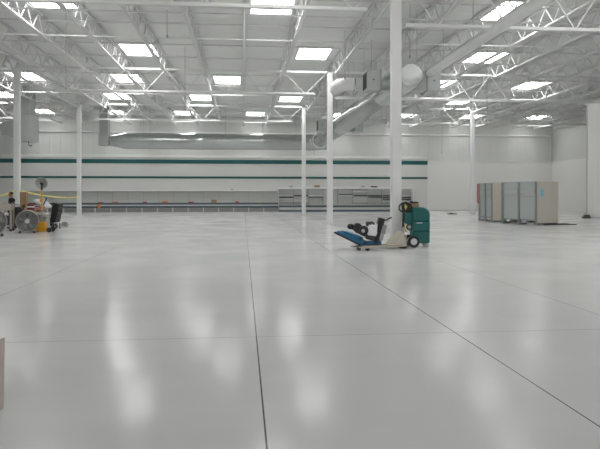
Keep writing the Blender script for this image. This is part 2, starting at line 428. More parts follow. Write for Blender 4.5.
# pale pipes
t = thing('white_duct', 'long smooth white round duct rising over the right side towards the camera', 'duct', (7.65, 0, 6.6), 0)
MB().lathe([(.155, 9), (.155, 17), (.165, 17.02), (.165, 17.2), (.155, 17.22), (.155, 24.1)], (0, 0, 0), RY, 20).build('pipe', 'galv2', t, smooth=True)
for y in (19.4, 22.4): MB().tube((0, y, .15), (0, y, DECK - 6.6), .012, n=6).build('hanger_rod', 'greylt', t)
zc = 30.2; px, py = at(350.5, zc)
t = thing('elbow_duct', 'short pale round duct with a bent end between the middle columns', 'duct', (px, py, 7.15), 0)
MB().path([(-.55, 1.3, .0), (-.55, .5, .0), (-.5, .25, .0), (-.38, .08, .0), (-.2, .01, 0), (0, 0, 0), (.9, 0, 0)], .33, 20).build('pipe', 'post', t, smooth='all')
for xx in (-.1, .7): MB().tube((xx, 0, .3), (xx, 0, DECK - 7.15), .012, n=6).build('hanger_rod', 'greylt', t)
MB().lathe([(.33, .15), (.35, .16), (.35, .22), (.33, .23)], (0, 0, 0), RX, 20).build('seam_band', 'galv', t, smooth=True)

o = MB().path([(X0 + .2, YB - .12, 7.45), (12, YB - .12, 7.45), (30.35, YB - .12, 7.45), (30.55, YB - .12, 7.35), (30.6, YB - .12, 7.1), (30.6, YB - .12, 4.95)], .09, 12).build('wall_pipe', 'post', smooth='all')
tag(o, 'white pipe along the upper back wall that turns down at the right corner', 'pipe')

# thin cables hanging from the roof
cab = [(66, 24.5, 6.0), (185, 30, 5.9), (167, 24, 8.0), (386, 33, 5.6), (410, 23.2, 7.0), (442, 50, 5.2), (314, 49, 5.0), (345, 27, 6.9), (487, 30, 6.0), (150, 50, 5.4)]
names = ['above the yellow tape at left', 'in the middle of the left ceiling', 'short one near the nearest girder', 'just left of the near column top', 'beside the duct end',
         'right of the last green stripe', 'right of the farthest middle column', 'next to the bent pale duct', 'right of the red-edged board', 'over the left end of the long wall duct']
for (u, zc, zb), nm in zip(cab, names):
    x, y = at(u, zc)
    o = MB().tube((0, 0, zb), (0, 0, DECK), .011, n=6).tube((0, 0, zb - .12), (0, 0, zb), .03, n=8).build('hanging_cable', 'grey')
    o.location = (x, y, 0); tag(o, 'thin grey cable hanging from the roof, ' + nm, 'cable', 'hanging cables')

# ------------------------------------------------------------------ wall shelving along the back wall
SY = YB - .32                                             # shelving back plane
def low_section(w, label):
    t = thing('wall_shelving', label, 'shelving unit', (0, SY, 0), 0, 'low wall shelving sections')
    MB().b2((0.008, -.06, .1), (w - .008, 0, 1.98)).build('back_panel', 'panel', t)
    MB().b2((-.02, -.1, 0), (.02, -.05, 2.0)).build('upright', 'greylt', t)
    MB().b2((0, -.42, 1.94), (w, -.0, 2.05)).build('canopy', 'post', t)
    c = MB().b2((0, -1.3, .44), (w, -.06, .8)).build('counter', 'panel', t)
    MB().b2((0, -1.33, .685), (w, -1.3, .87)).b2((0, -1.33, .40), (w, -1.3, .575)).build('bumper', 'bluegrey', c)
    MB().b2((0, -1.345, .575), (w, -1.3, .685)).build('price_rail', 'panel', c)
    MB().b2((.0, -1.2, 0), (.09, -1.1, .44)).build('leg', 'cream', t)
    MB().b2((0.0, -.9, 0), (w, -.86, .44)).build('kick_panel', 'greylt', t)
    return t
def tall_section(w, label):
    t = thing('wall_shelving', label, 'shelving unit', (0, SY, 0), 0, 'tall wall shelving sections')
    MB().b2((0.008, -.06, .1), (w - .008, 0, 2.2)).build('back_panel', 'panel', t)
    MB().b2((-.025, -.1, 0), (.025, -.05, 2.2)).build('upright', 'shelfdark', t)
    MB().b2((0, -.48, 2.17), (w, -.0, 2.3)).build('canopy', 'post', t)
    c = MB().b2((0, -1.28, .16), (w, -.06, .64)).build('base_deck', 'panel', t)
    MB().b2((0, -1.31, .42), (w, -1.28, .6)).b2((0, -1.31, .0), (w, -1.1, .18)).build('bumper', 'bluegrey', c)
    return t
def shelves(t, w, zs):
    for z in zs:
        s = MB().b2((.03, -.42, z), (w - .03, -.06, z + .03)).build('shelf', 'post', t)
        MB().b2((.03, -.445, z - .035), (w - .03, -.42, z + .045)).build('price_rail', 'dark' if round(z * 100) % 4 == 0 else 'post', s)  # dark rails paint in the shadows of some shelves
nL = 17; wL = (3.35 + 20.3) / nL
p0 = None
for k in range(nL):
    lab = 'low empty wall shelving section with blue bumper strips, %s from the left' % ORD[k]
    if p0 is None: p0 = low_section(wL, lab); p0.location.x = -20.38
    else: dup(p0, lab, (-20.38 + k * wL, SY, 0))
nT = 9; wT = (16.2 - 3.35) / nT
pat = [(.98, 1.18, 1.36, 1.5), (.98, 1.1, 1.3, 1.52), (1.36, 1.5), (), (1.5, 1.6), (.95, 1.1, 1.3, 1.52, 1.9), (1.36, 1.52), (.95, 1.12, 1.32, 1.52), (.95, 1.12, 1.32, 1.5)]
for k in range(nT):
    lab = 'tall wall shelving section with %s, %s from the left' % ('bare back panel' if not pat[k] else '%s thin shelves' % {2: 'two', 4: 'four', 5: 'five'}[len(pat[k])], ORD[k])
    t = tall_section(wT, lab); t.location.x = 3.35 + k * wT
    shelves(t, wT, pat[k])
for x, hh, lab in ((3.30, 2.3, None), (16.245, 2.3, None)):
    o = MB().b2((x - .016, SY - 1.0, 0), (x + .016, SY, hh)).build('end_panel', 'cream')
    tag(o, 'white end panel closing the %s end of the tall wall shelving' % ('left' if x < 10 else 'right'), 'end panel')

# small goods on the shelving: (u, kind, material, label)
def on_shelf(u, z, dy, size, m, label, cat='box', name='small_box', rz=0):
    y = SY + dy
    k = (u - 300) / F                                     # solve for the depth on that plane
    zc = y / (CS - k * SN); x = k * zc * CS + zc * SN
    w, d, h_ = size
    b = MB().b2((-w / 2, -d / 2, 0), (w / 2, d / 2, h_)).b2((-w / 2 - .01, -d / 2 - .01, h_ - .05), (w / 2 + .01, d / 2 + .01, h_))
    o = b.build(name, m, bevel=.008)
    o.location = (x, y, z); o.rotation_euler = (0, 0, rz)
    return tag(o, label, cat)
on_shelf(115.5, .8, -.9, (.42, .3, .16), 'orange', 'small orange box lying on the low counter nearest the tape column')
on_shelf(101, .8, -.7, (.4, .3, .12), 'red', 'flat red box on the low counter above the hanging orange bucket')
on_shelf(145, .8, -.8, (.35, .3, .16), 'red', 'small red box on the low counter, second red one from the left')
on_shelf(165, .8, -.8, (.5, .35, .2), 'orange', 'orange box on the low counter, wider one before the middle')
on_shelf(191, .8, -.8, (.5, .3, .16), 'red', 'red carton on the low counter below the long duct middle')
on_shelf(214, .8, -.7, (.5, .35, .34), 'card', 'brown carton standing tallest on the low counter')
on_shelf(237, .8, -.8, (.35, .3, .18), 'red', 'small red box rightmost of the red ones on the low counter')
on_shelf(260, .8, -.9, (.55, .3, .1), 'tape', 'flat yellow box near the right end of the low counter')
on_shelf(317, 2.3, -.26, (.5, .3, .2), 'card', 'brown box on top of the tall shelving between two middle columns')
on_shelf(291, 2.3, -.26, (.3, .3, .12), 'grey', 'small grey box on top of the tall shelving near its left end')
on_shelf(374, 2.3, -.26, (.6, .3, .12), 'maroon', 'flat dark red box on top of the tall shelving near column')
on_shelf(363, 2.3, -.26, (.25, .25, .14), 'grey', 'small grey box beside the flat dark red box on the shelving top')
on_shelf(232, 2.05, -.26, (.25, .25, .1), 'grey', 'tiny grey box on top of the low shelving canopy')
# bucket hanging on the counter edge
k = (99 - 300) / F; zc = (SY - 1.5) / (CS - k * SN)
t = thing('bucket', 'orange bucket hanging on the low counter edge right of the tape column', 'bucket', (k * zc * CS + zc * SN, SY - 1.52, .38), 0)
MB().lathe([(.10, 0), (.14, .32), (.155, .32), (.155, .35), (.13, .35), (.09, .02)], (0, 0, 0), None, 18).build('pail', 'orange', t, smooth=True)
MB().path([(.15 * math.cos(a), 0, .33 + .2 * math.sin(a)) for a in [PI * q / 10 for q in range(11)]], .008, 6).build('handle', 'dark', t, smooth=True)

# red-edged board on the back wall
x, y = at(479.5, 59.6)
t = thing('notice_board', 'white notice board with a red edge on the back wall behind the steel racks', 'board', (x, YB - .16, 0), 0)
MB().b2((-.28, -.05, .95), (.6, 0, 2.6)).build('panel', 'white', t)
MB().b2((-.36, -.07, .8), (-.28, 0, 2.65)).b2((-.36, -.07, 2.58), (.68, 0, 2.66)).b2((.6, -.07, .8), (.68, 0, 2.6)).build('red_frame', 'red', t)
MB().b2((-.28, -.08, .72), (.6, 0, 1.08)).build('lower_band', 'red', t)

# ------------------------------------------------------------------ steel racks at right
def rack(loc, rz, label, sticker, L=2.44, D=1.6, H=2.3):
    t = thing('shelving_rack', label, 'rack', (loc[0], loc[1], 0), rz, 'double steel racks with beige ends')
    # local x = depth (end panel), local y = length (perforated face on x = 0)
    e = MB().b2((.06, 0, .1), (D, .05, H)); e.build('end_panel', 'beige', t, bevel=.015)
    MB().b2((.06, L - .05, .1), (D, L, H)).build('end_panel', 'beige', t, bevel=.015)
    MB().b2((.02, .05, H - .04), (D - .02, L - .05, H)).build('top_panel', 'shelf', t)
    MB().b2((D - .05, .05, .15), (D - .02, L - .05, H - .04)).build('rear_panel', 'shelf', t)
    n = 2; p = L / n
    for k in range(n):
        a, b = k * p + .05, (k + 1) * p - .05
        f = MB().b2((.06, a, .3), (.085, b, 1.5)).build('perforated_panel', 'shelf', t)
        MB().b2((.04, a, 1.52), (.07, b, 1.62)).b2((.045, a, 1.64), (.07, b, 1.9)).b2((.045, a, 1.92), (.07, b, H - .05)).build('upper_panel', 'shelf', t)
        MB().b2((.03, a, 1.49), (.075, b, 1.52)).build('rail', 'greylt', t)
        MB().b2((.05, a, .22), (.09, b, .3)).build('bottom_rail', 'shelfdark', t)
        MB().b2((.3, a, .1), (D - .1, b, .14)).build('base_tray', 'shelfdark', t)
    for k in range(n + 1):
        y = min(max(k * p, .03), L - .03)
        u = MB().b2((-.02, y - .045, .04), (.06, y + .045, H - .02)).build('upright', 'shelfdark', t)
        s = MB()
        for z in (1.7, 1.8, 1.88): s.b2((-.024, y - .022, z), (-.018, y + .022, z + .035))
        s.build('slots', 'black', u)
        MB().b2((-.03, y - .06, 0), (.5, y + .06, .06)).build('foot', 'shelfdark', t)
    MB().b2((.12, -.1 + .12, 0), (.9, .25, .1)).build('foot', 'dark', t)
    MB().b2((1.0, .02, 0), (D - .05, .2, .1)).build('foot', 'dark', t)
    if sticker: MB().b2((.27, -.006, 1.5), (.56, 0, 1.9)).build('paper_note', 'paper', t)
    MB().box((.22, .9, .2), (.3, .28, .12)).build('loose_bracket', 'white', t)
    MB().box((.2, 2.0, .19), (.3, .25, .1)).build('loose_bracket', 'white', t)
    return t
rack((15.2, 29.95), math.radians(20), 'grey perforated steel rack with a blue note on its beige end', True)
rack((14.36, 33.6), math.radians(-5), 'grey perforated steel rack standing behind the one with a blue note', False)
def flat(name, u, v, size, m, label, cat, rz=0, h=.04):
    x, y = at_floor(u, v)
    w, d = size
    b = MB().b2((-w / 2, -d / 2, 0), (w / 2, d / 2, h)).b2((-w * .3, -d * .3, h), (w * .1, d * .35, h * 1.8))
    o = b.build(name, m, bevel=.008); o.location = (x, y, 0); o.rotation_euler = (0, 0, rz)
    return tag(o, label, cat)
flat('floor_mat', 565, 224.6, (1.1, .5), 'gray_pad', 'flat dark scrap lying on the floor right of the steel racks', 'scrap', .2)
flat('floor_mat', 452, 214.2, (.75, .4), 'gray_pad', 'small dark scrap on the floor left of the right back column', 'scrap', 0, .06)
flat('floor_mat', 330, 215.4, (.5, .3), 'gray_pad', 'small dark scrap on the floor just right of the middle columns', 'scrap', 0, .04)
x, y = BX - .35, 38.3
o = MB().b2((-.22, -.18, 0), (.22, .18, .14)).b2((-.12, -.1, .14), (.2, .12, .26)).build('small_box', 'gray_pad', bevel=.01)
o.location = (x, y, 0); tag(o, 'small dark box at the foot of the right wall corner', 'box')

# ------------------------------------------------------------------ teal floor machine
x, y = at(417.7, 18.5)
K = F / 18.35
t = thing('carpet_extractor', 'teal upright floor cleaning machine on wheels right of the near column', 'floor cleaner', (x, y, 0), -TH)
def pu(pts): return [((u - 419) / K, (247.2 - v) / K) for u, v in pts]
MB().prism(pu([(412.3, 243.2), (429.3, 243.2), (429.6, 231.4), (412.3, 231.4)]), -.27, .27).build('solution_tank', 'teal', t, bevel=.035, seg=3)
MB().prism(pu([(412.3, 231.2), (429.4, 231.2), (429.7, 222.0), (412.3, 222.0)]), -.285, .285).build('middle_tank', 'teal', t, bevel=.035, seg=3)
MB().prism(pu([(412.3, 221.8), (429.7, 221.8), (429.6, 213.6), (428.6, 211), (426.6, 208.8), (423.6, 207.5), (420, 207.2), (412.6, 207.4)]), -.27, .27).build('recovery_tank', 'teal', t, bevel=.05, seg=3)
MB().prism(pu([(404.3, 213.5), (413, 211.7), (413, 225), (410, 225), (405.6, 223.5), (404.3, 221)]), -.2, .2).build('motor_housing', 'teal', t, bevel=.03, seg=3)
s = MB()
for v in (215.2, 221.9, 231.3): s.prism(pu([(412.1, v + .35), (429.9, v + .35), (429.9, v - .15), (412.1, v - .15)]), -.277, .277)
s.build('seam_bands', 'teal', t)
lg = MB()
for k in range(7):
    cx_, cz_ = pu([(416.4 + k * .82, 222.9)])[0]
    lg.box((cx_, -.291, cz_), (.018, .006, .03)); lg.box((cx_ + .005, -.291, cz_ + (.01 if k % 2 else -.01)), (.02, .006, .008))
lg.build('lettering', 'white', t)
for sy in (-1, 1):
    wx, wz = pu([(413, 241.6)])[0]
    w = MB().lathe([(.10, -.04), (.17, -.04), (.178, -.02), (.178, .02), (.17, .04), (.10, .04)], (wx, sy * .32, .178), Matrix.Rotation(PI / 2, 3, 'X'), 28, close=True).build('wheel', 'black', t, smooth=True)
    MB().lathe([(.02, -.05), (.05, -.045), (.138, -.035), (.14, .035), (.05, .045), (.02, .05)], (wx, sy * .32, .178), Matrix.Rotation(PI / 2, 3, 'X'), 24).build('hub', 'hub', w, smooth=True)
    cx_, cz_ = pu([(426.9, 245.2)])[0]
    c = MB().tube((cx_, sy * .2 - .02, .06), (cx_, sy * .2 + .02, .06), .06, n=18).build('caster', 'greylt', t, smooth=True)
    MB().b2((cx_ - .03, sy * .2 - .035, .05), (cx_ + .02, sy * .2 - .025, .14)).b2((cx_ - .03, sy * .2 + .025, .05), (cx_ + .02, sy * .2 + .035, .14)).b2((cx_ - .05, sy * .2 - .05, .12), (cx_ + .05, sy * .2 + .05, .15)).build('caster_fork', 'greylt', c)
h = MB()
hp = pu([(413, 209), (411.5, 206), (409, 203.5), (406.5, 202.6), (404.8, 203.5), (404, 206), (405, 210), (407.5, 213)])
for sy in (-.16, .16): h.path([(a, sy, b) for a, b in hp], .022, 8)
h.path([(hp[3][0], -.16, hp[3][1]), (hp[3][0], .16, hp[3][1])], .024)
h.build('handle', 'black', t, smooth=True)
a, b = pu([(409.8, 209.8)])[0]
MB().ball((a, -.1, b), (.09, .1, .1)).ball((a + .06, -.12, b - .06), (.08, .09, .07)).build('control_box', 'black', t, smooth='all')
a, b = pu([(406.6, 206.8)])[0]
MB().b2((a - .06, -.1, b - .1), (a + .05, .05, b + .07)).build('yellow_cover', 'tape', t, bevel=.02)
a, b = pu([(405.8, 227.5)])[0]
MB().path([(a, -.1, b + .12), (a - .02, -.11, b), (a + .01, -.1, b - .1), (a + .05, -.1, b - .13)], .03).build('yellow_hose', 'tape', t, smooth='all')
a, b = pu([(410, 227.3)])[0]
MB().torus((a, -.14, b), .085, .02, Matrix.Rotation(PI / 2, 3, 'X'), 20).build('hose_loop', 'black', t, smooth='all')
MB().ball((a, -.12, b), (.05, .03, .055)).build('hose_cap', 'white', t, smooth='all')
a, b = pu([(415.6, 207.2)])[0]
zt_ = b
o = MB().b2((-.11, -.12, 0), (.11, .12, .1)).build('small_box', 'card', bevel=.006)
ww = Matrix.Rotation(-TH, 3, 'Z') @ Vector((a + .01, 0, 0))
o.location = (x + ww.x, y + ww.y, zt_ + .002); o.rotation_euler = (0, 0, -TH); tag(o, 'small brown cardboard box lying on top of the teal machine', 'box')
o2 = MB().ball((0, 0, .03), (.14, .07, .03)).ball((-.1, 0, .045), (.05, .05, .045)).build('glove', 'black', smooth='all')
o2.location = (x + ww.x, y + ww.y, zt_ + .103); o2.rotation_euler = (0, 0, -TH); tag(o2, 'crumpled black glove on the small cardboard box of the teal machine', 'glove')

# ------------------------------------------------------------------ pallet jack
JXY = (4.66, 17.6); JR = math.atan2(-.44, -.898)
t = thing('pallet_jack', 'tan pallet jack with black handle carrying the tilted blue machine', 'pallet jack', (*JXY, 0), JR)
for s in (-1, 1):
    f = MB()
    f.prism([(.15, .14), (1.45, .14), (1.61, .11), (1.63, .09), (1.45, .08), (.15, .08)], s * .2 - .08, s * .2 + .08)
    fo = f.build('fork', 'jack', t, bevel=.012)
    MB().tube((1.36, s * .2 - .05, .042), (1.36, s * .2 + .05, .042), .042, n=16).build('fork_roller', 'dark', fo, smooth=True)
MB().hexa([(-.06, -.28, .07), (.42, -.28, .07), (.42, .28, .07), (-.06, .28, .07)], [(-.04, -.13, .5), (.05, -.13, .5), (.05, .13, .5), (-.04, .13, .5)]).build('battery_hood', 'jack', t, bevel=.02)
MB().b2((-.12, -.2, .1), (-.05, .2, .42)).build('pump_bracket', 'jack', t, bevel=.02)
MB().tube((-.13, 0, .2), (-.13, 0, .62), .055, n=18).build('hydraulic_ram', 'greylt', t, smooth=True)
for s in (-1, 1):
    MB().tube((-.15, s * .08 - .03, .09), (-.15, s * .08 + .03, .09), .09, n=22).build('steer_wheel', 'black', t, smooth=True)
hd = MB().bar((-.14, 0, .45), (-.17, 0, 1.12), .06, .05)
hd.build('handle_shaft', 'black', t, bevel=.01)
hh = MB()
lp = [(-.17, 0, 1.08)] + [(-.17, .14 * math.sin(a), 1.21 - .13 * math.cos(a)) for a in [2 * PI * k / 20 for k in range(1, 20)]] + [(-.17, 0, 1.08)]
rot = Matrix.Rotation(-TH - JR, 3, 'Z')
lp2 = [Vector((-.17, 0, 0)) + rot @ Vector((p[1], 0, p[2])) for p in lp]
hh.path(lp2, .022, 8)
hh.bar((-.17, 0, 1.1), (-.17, 0, 1.36), .03)
hh.build('handle_loop', 'black', t, smooth=True)

# ------------------------------------------------------------------ blue tilted machine on the forks
x, y = at(362, 17.45); K = F / 17.45
t = thing('floor_scraper', 'blue floor machine with a black engine, tilted on the pallet jack forks', 'floor machine', (x, y, .065), -TH)
def pb(u, v): return ((u - 362) / K, (250.2 - v) / K)
ang = math.radians(26)
# deck frame: e1 runs down to the right, e2 back-right in plan
e1 = Vector((math.cos(ang), 0, -math.sin(ang))); e2 = Vector((.34, .80, .0)).normalized(); e3 = e1.cross(e2).normalized() * 1
if e3.z < 0: e3 = -e3
lx, lz = pb(334.6, 234.6)
O = Vector((lx, -.32, lz + .0))
def P(a, b, c): return O + e1 * a + e2 * b + e3 * c
LD, WD = .84, .5
MB().hexa([P(0, 0, 0), P(LD, 0, 0), P(LD, WD, 0), P(0, WD, 0)], [P(.03, .02, .07), P(LD, .02, .1), P(LD, WD - .02, .1), P(.03, WD - .02, .07)]).build('deck', 'blue', t, bevel=.02)
MB().hexa([P(-.03, -.02, -.03), P(LD * .95, -.02, -.03), P(LD * .95, WD + .02, -.03), P(-.03, WD + .02, -.03)], [P(-.03, -.02, .02), P(LD * .95, -.02, .02), P(LD * .95, WD + .02, .02), P(-.03, WD + .02, .02)]).build('rubber_skirt', 'black', t, bevel=.008)
MB().hexa([P(.1, .1, .08), P(.72, .1, .1), P(.72, WD - .1, .1), P(.1, WD - .1, .08)], [P(.2, .14, .13), P(.68, .16, .17), P(.68, WD - .16, .17), P(.2, WD - .14, .13)]).build('deck_hood', 'blue', t, bevel=.02)
def at2(u, v, yy=0.0): a, b = pb(u, v); return Vector((a, yy, b))
e_ = MB().box(at2(361.5, 233.0, .05), (.32, .36, .26), Matrix.Rotation(ang, 3, 'Y')); e_.build('engine_block', 'dark', t, bevel=.03)
MB().tube(at2(357.5, 229.3, -.16), at2(357.5, 229.3, .2), .105, n=20).build('fuel_tank', 'black', t, smooth=True)
w = MB().tube(at2(363, 232.6, -.26), at2(363, 232.6, -.12), .13, n=24).build('flywheel_cover', 'black', t, smooth=True)
MB().lathe([(.02, -.02), (.05, 0), (.055, .02), (.02, .03)], at2(362, 233, -.285), Matrix.Rotation(PI / 2, 3, 'X'), 20).build('starter_ring', 'greylt', w, smooth=True)
s_ = MB().path([at2(357, 234.5, 0), at2(354, 232.5, 0), at2(351, 229.8, 0)], .025); s_.build('exhaust_pipe', 'dark', t, smooth=True)
MB().ball(at2(350.6, 229.2, 0), (.1, .1, .085)).build('air_filter', 'black', t, smooth='all')
MB().box(at2(371.6, 232.8, -.18), (.25, .12, .3), Matrix.Rotation(math.radians(8), 3, 'Y')).build('battery_case', 'white', t, bevel=.015)
MB().box(at2(368.3, 226.4, -.05), (.15, .24, .13)).box(at2(372.5, 225.6, 0), (.12, .1, .06), Matrix.Rotation(.6, 3, 'Y')).build('air_cleaner', 'dark', t, bevel=.015)
f = MB(); A, B = at2(375.5, 245.5), at2(381.5, 222.5)
for yy in (-.2, .2): f.bar(A + Vector((0, yy, 0)), B + Vector((0, yy, 0)), .05, .09)
f.bar(B + Vector((0, -.22, 0)), B + Vector((0, .22, 0)), .07).bar((A + B) / 2 + Vector((0, -.2, 0)), (A + B) / 2 + Vector((0, .2, 0)), .06)
f.build('handle_frame', 'black', t, bevel=.008)
MB().box(at2(380.5, 224.0, -.05), (.17, .34, .2), Matrix.Rotation(math.radians(14), 3, 'Y')).build('control_panel', 'black', t, bevel=.02)
MB().path([at2(382, 223.6, -.12), at2(386.5, 222.2, -.12), at2(391.2, 219.8, -.12)], .02).build('grip', 'black', t, smooth=True)
MB().path([at2(384.5, 223, .12), at2(386, 225.4, .12)], .018).build('lever', 'tape', t, smooth=True)
MB().box(at2(383.0, 231.6, .03), (.17, .26, .28), Matrix.Rotation(math.radians(14), 3, 'Y')).build('vacuum_box', 'grey', t, bevel=.02)
MB().box(at2(379.6, 239.2, .03), (.2, .3, .2), Matrix.Rotation(math.radians(14), 3, 'Y')).build('gear_case', 'greylt', t, bevel=.02)
MB().box(at2(371, 239.2, .02), (.3, .34, .2), Matrix.Rotation(math.radians(14), 3, 'Y')).build('crankcase', 'dark', t, bevel=.03)
MB().hexa([at2(360, 247.2, -.1), at2(381, 247.2, -.1), at2(381, 247.2, .25), at2(360, 247.2, .25)], [at2(360, 244.2, -.1), at2(381, 243.6, -.1), at2(381, 243.6, .25), at2(360, 244.2, .25)]).build('rear_plate', 'blue', t, bevel=.01)

# ------------------------------------------------------------------ left group
def drum_fan(u, zc, R, rz, label):
    x, y = at(u, zc)
    t = thing('drum_fan', label, 'fan', (x, y, 0), rz, 'grey drum fans')
    RXm = Matrix.Rotation(PI / 2, 3, 'X'); c = (0, 0, R + .06)
    MB().lathe([(R, -.2), (R + .012, -.19), (R + .012, .19), (R, .2), (R - .02, .19), (R - .02, -.19)], c, RXm, 40, close=True).build('drum', 'greylt', t, smooth=True)
    g = MB()
    for q in (.98, .8, .62, .44, .26): g.torus((c[0], -.2, c[2]), R * q, .006, RXm, 36, 5)
    for k in range(16):
        a = 2 * PI * k / 16
        g.tube((.06 * math.cos(a), -.205, c[2] + .06 * math.sin(a)), (R * .99 * math.cos(a), -.2, c[2] + R * .99 * math.sin(a)), .006, n=5)
    g.build('grille', 'greylt', t, smooth=True)
    q = MB().tube((0, .165, c[2]), (0, .18, c[2]), R * .97, n=36)
    q.build('rear_guard', 'grey', t)
    b = MB()
    for k in range(5):
        a = 2 * PI * k / 5 + .5; n_ = 8
        pts = [(r_ * R, (r_ - .12) * .5) for r_ in [.12 + .75 * i / n_ for i in range(n_ + 1)]]
        lo, hi = [], []
        for i, (r_, w_) in enumerate(pts):
            wd = .2 + .28 * i / n_
            lo.append(b.bm.verts.new((r_ * math.cos(a - wd), -.1, c[2] + r_ * math.sin(a - wd))))
            hi.append(b.bm.verts.new((r_ * math.cos(a + wd), .06, c[2] + r_ * math.sin(a + wd))))
        for i in range(n_): b.bm.faces.new((lo[i], lo[i + 1], hi[i + 1], hi[i]))
    bo = b.build('blades', 'grey', t, smooth='all')
    so = bo.modifiers.new('solid', 'SOLIDIFY'); so.thickness = .012
    MB().tube((0, -.215, c[2]), (0, -.12, c[2]), .085, n=20).build('hub_cap', 'hub', t, smooth=True)
    MB().tube((0, -.1, c[2]), (0, .16, c[2]), .09, n=20).build('motor', 'greylt', t, smooth=True)
    MB().tube((0, -.22, c[2] + R * .55), (0, -.2, c[2] + R * .55), .07, n=16).build('badge', 'dark', t)
    f = MB()
    for s in (-1, 1): f.b2((s * R * .62 - .06, -.24, .02), (s * R * .62 + .06, .24, .12))
    f.b2((-R * .66, -.03, .06), (R * .66, .03, .1))
    f.build('stand', 'grey', t, bevel=.01)
    for s in (-1, 1): MB().tube((s * (R * .62), -.25, .05), (s * (R * .62), -.2, .05), .05, n=14).build('stand_wheel', 'dark', t, smooth=True)
drum_fan(27.3, 25.0, .44, .3, 'round grey drum fan standing left of the yellow work light')
drum_fan(-8, 23.0, .5, .5, 'grey drum fan half cut off by the left photo edge')

# utility cart behind the cut-off fan
x, y = at(4.5, 26.3)
t = thing('utility_cart', 'tan grey utility cart between the left fan and the red vacuum', 'cart', (x, y, 0), .15)
MB().b2((-.5, -.3, .92), (.34, .3, .96)).b2((-.5, -.3, .96), (-.47, .3, 1.26)).b2((.31, -.3, .96), (.34, .3, 1.2)).b2((-.5, -.3, .96), (.34, -.27, 1.2)).b2((-.5, .27, .96), (.34, .3, 1.2)).build('tray', 'jack', t, bevel=.012)
MB().b2((-.5, -.3, .22), (.34, .3, .28)).build('lower_tray', 'grey', t, bevel=.012)
for sx in (-.46, .3):
    for sy in (-.26, .26):
        MB().b2((sx - .03, sy - .03, .1), (sx + .04, sy + .03, .92)).build('leg', 'jack', t)
        MB().tube((sx, sy - .02, .06), (sx, sy + .02, .06), .06, n=14).build('caster', 'dark', t, smooth=True)
MB().b2((-.4, -.24, .28), (.22, .24, .7)).build('motor_box', 'dark', t, bevel=.03)

# maroon vacuum
x, y = at(16.9, 27.2)
t = thing('shop_vacuum', 'maroon drum vacuum with black top behind the drum fan', 'vacuum', (x, y, 0), 0)
t.scale = (1.08, 1.08, 1.1)
MB().lathe([(.2, .08), (.26, .1), (.28, .3), (.27, .62), (.25, .66)], (0, 0, 0), None, 24).build('drum', 'maroon', t, smooth=True)
MB().lathe([(.27, .66), (.28, .7), (.25, .82), (.17, .92), (.05, .96)], (0, 0, 0), None, 24).build('motor_head', 'black', t, smooth=True)
MB().path([(-.1, 0, .92), (-.08, 0, 1.04), (.08, 0, 1.04), (.1, 0, .92)], .018).build('handle', 'black', t, smooth=True)
MB().path([(.2, -.2, .72), (.32, -.3, .8), (.4, -.25, .98), (.33, -.1, 1.05), (.2, .05, .95)], .03).build('hose', 'black', t, smooth='all')
for k in range(4):
    a = PI / 4 + k * PI / 2
    MB().ball((.25 * math.cos(a), .25 * math.sin(a), .055), (.055, .055, .055)).build('caster', 'grey', t, smooth='all')

# cardboard panel and goods pile
x, y = at(24, 27.95)
o = MB().b2((-.15, -.12, 0), (.15, .12, 1.72)).b2((-.155, -.125, 1.3), (.155, .125, 1.34)).build('cardboard_carton', 'card', bevel=.01)
o.location = (x, y, 0); tag(o, 'tall narrow brown cardboard carton standing behind the drum fan', 'box')
px, py = at(38, 26.6)
t = thing('stacked_crate', 'grey crate under the white bags behind the yellow work light', 'crate', (px, py, 0), .1)
MB().b2((-.55, -.4, .1), (.42, .4, .62)).build('box', 'greylt', t, bevel=.02)
MB().b2((-.55, -.4, 0), (-.4, .4, .1)).b2((.28, -.4, 0), (.42, .4, .1)).b2((-.12, -.4, 0), (.02, .4, .1)).build('skids', 'card', t)
MB().b2((-.57, -.42, .56), (.44, .42, .64)).build('lid', 'grey', t, bevel=.01)
def bag(loc, size, rz, m, label, tilt=0):
    b = MB(); bmesh.ops.create_cube(b.bm, size=2)
    bmesh.ops.subdivide_edges(b.bm, edges=b.bm.edges[:], cuts=4, use_grid_fill=True)
    for v in b.bm.verts:
        p = v.co; r = max(abs(p.x), abs(p.y))
        p.z *= 1 - .75 * max(0, r - .35) / .65
        q = 1 - .12 * (abs(p.x) * abs(p.y)); p.x *= q; p.y *= q
        p.z += .1 * math.sin(5 * p.x + 2 * p.y) * (1 - r)
        p.x *= size[0] / 2; p.y *= size[1] / 2; p.z *= size[2] / 2
    o = b.build('goods_bag', m, smooth='all'); o.location = loc; o.rotation_euler = (0, tilt, rz)
    ss = o.modifiers.new('s', 'SUBSURF'); ss.levels = ss.render_levels = 1
    return tag(o, label, 'bag', 'bags on the grey crate')
bag((px - .05, py, .75), (1.0, .72, .24), .1, 'bag', 'white bag lying lowest on the grey crate')
bag((px - .12, py - .02, .96), (.85, .6, .22), .0, 'bagred', 'red printed bag in the middle of the bag pile')
bag((px + .22, py - .05, 1.2), (.75, .55, .38), -.3, 'bag', 'white bag on top of the pile under the blue stick', .5)
sx, sy = at(30.6, 25.85)
t = thing('paint_can', 'red and white paint can on a cardboard box above the drum fan', 'can', (sx, sy, .95), 0)
MB().tube((0, 0, 0), (0, 0, .22), .15, n=22).build('can_body', 'maroon', t, smooth=True)
MB().tube((0, 0, .1), (0, 0, .16), .153, n=22).build('label_band', 'white', t, smooth=True)
MB().lathe([(.153, .215), (.158, .22), (.158, .24), (.14, .24), (.135, .225)], (0, 0, 0), None, 22).build('lid', 'red', t, smooth=True)
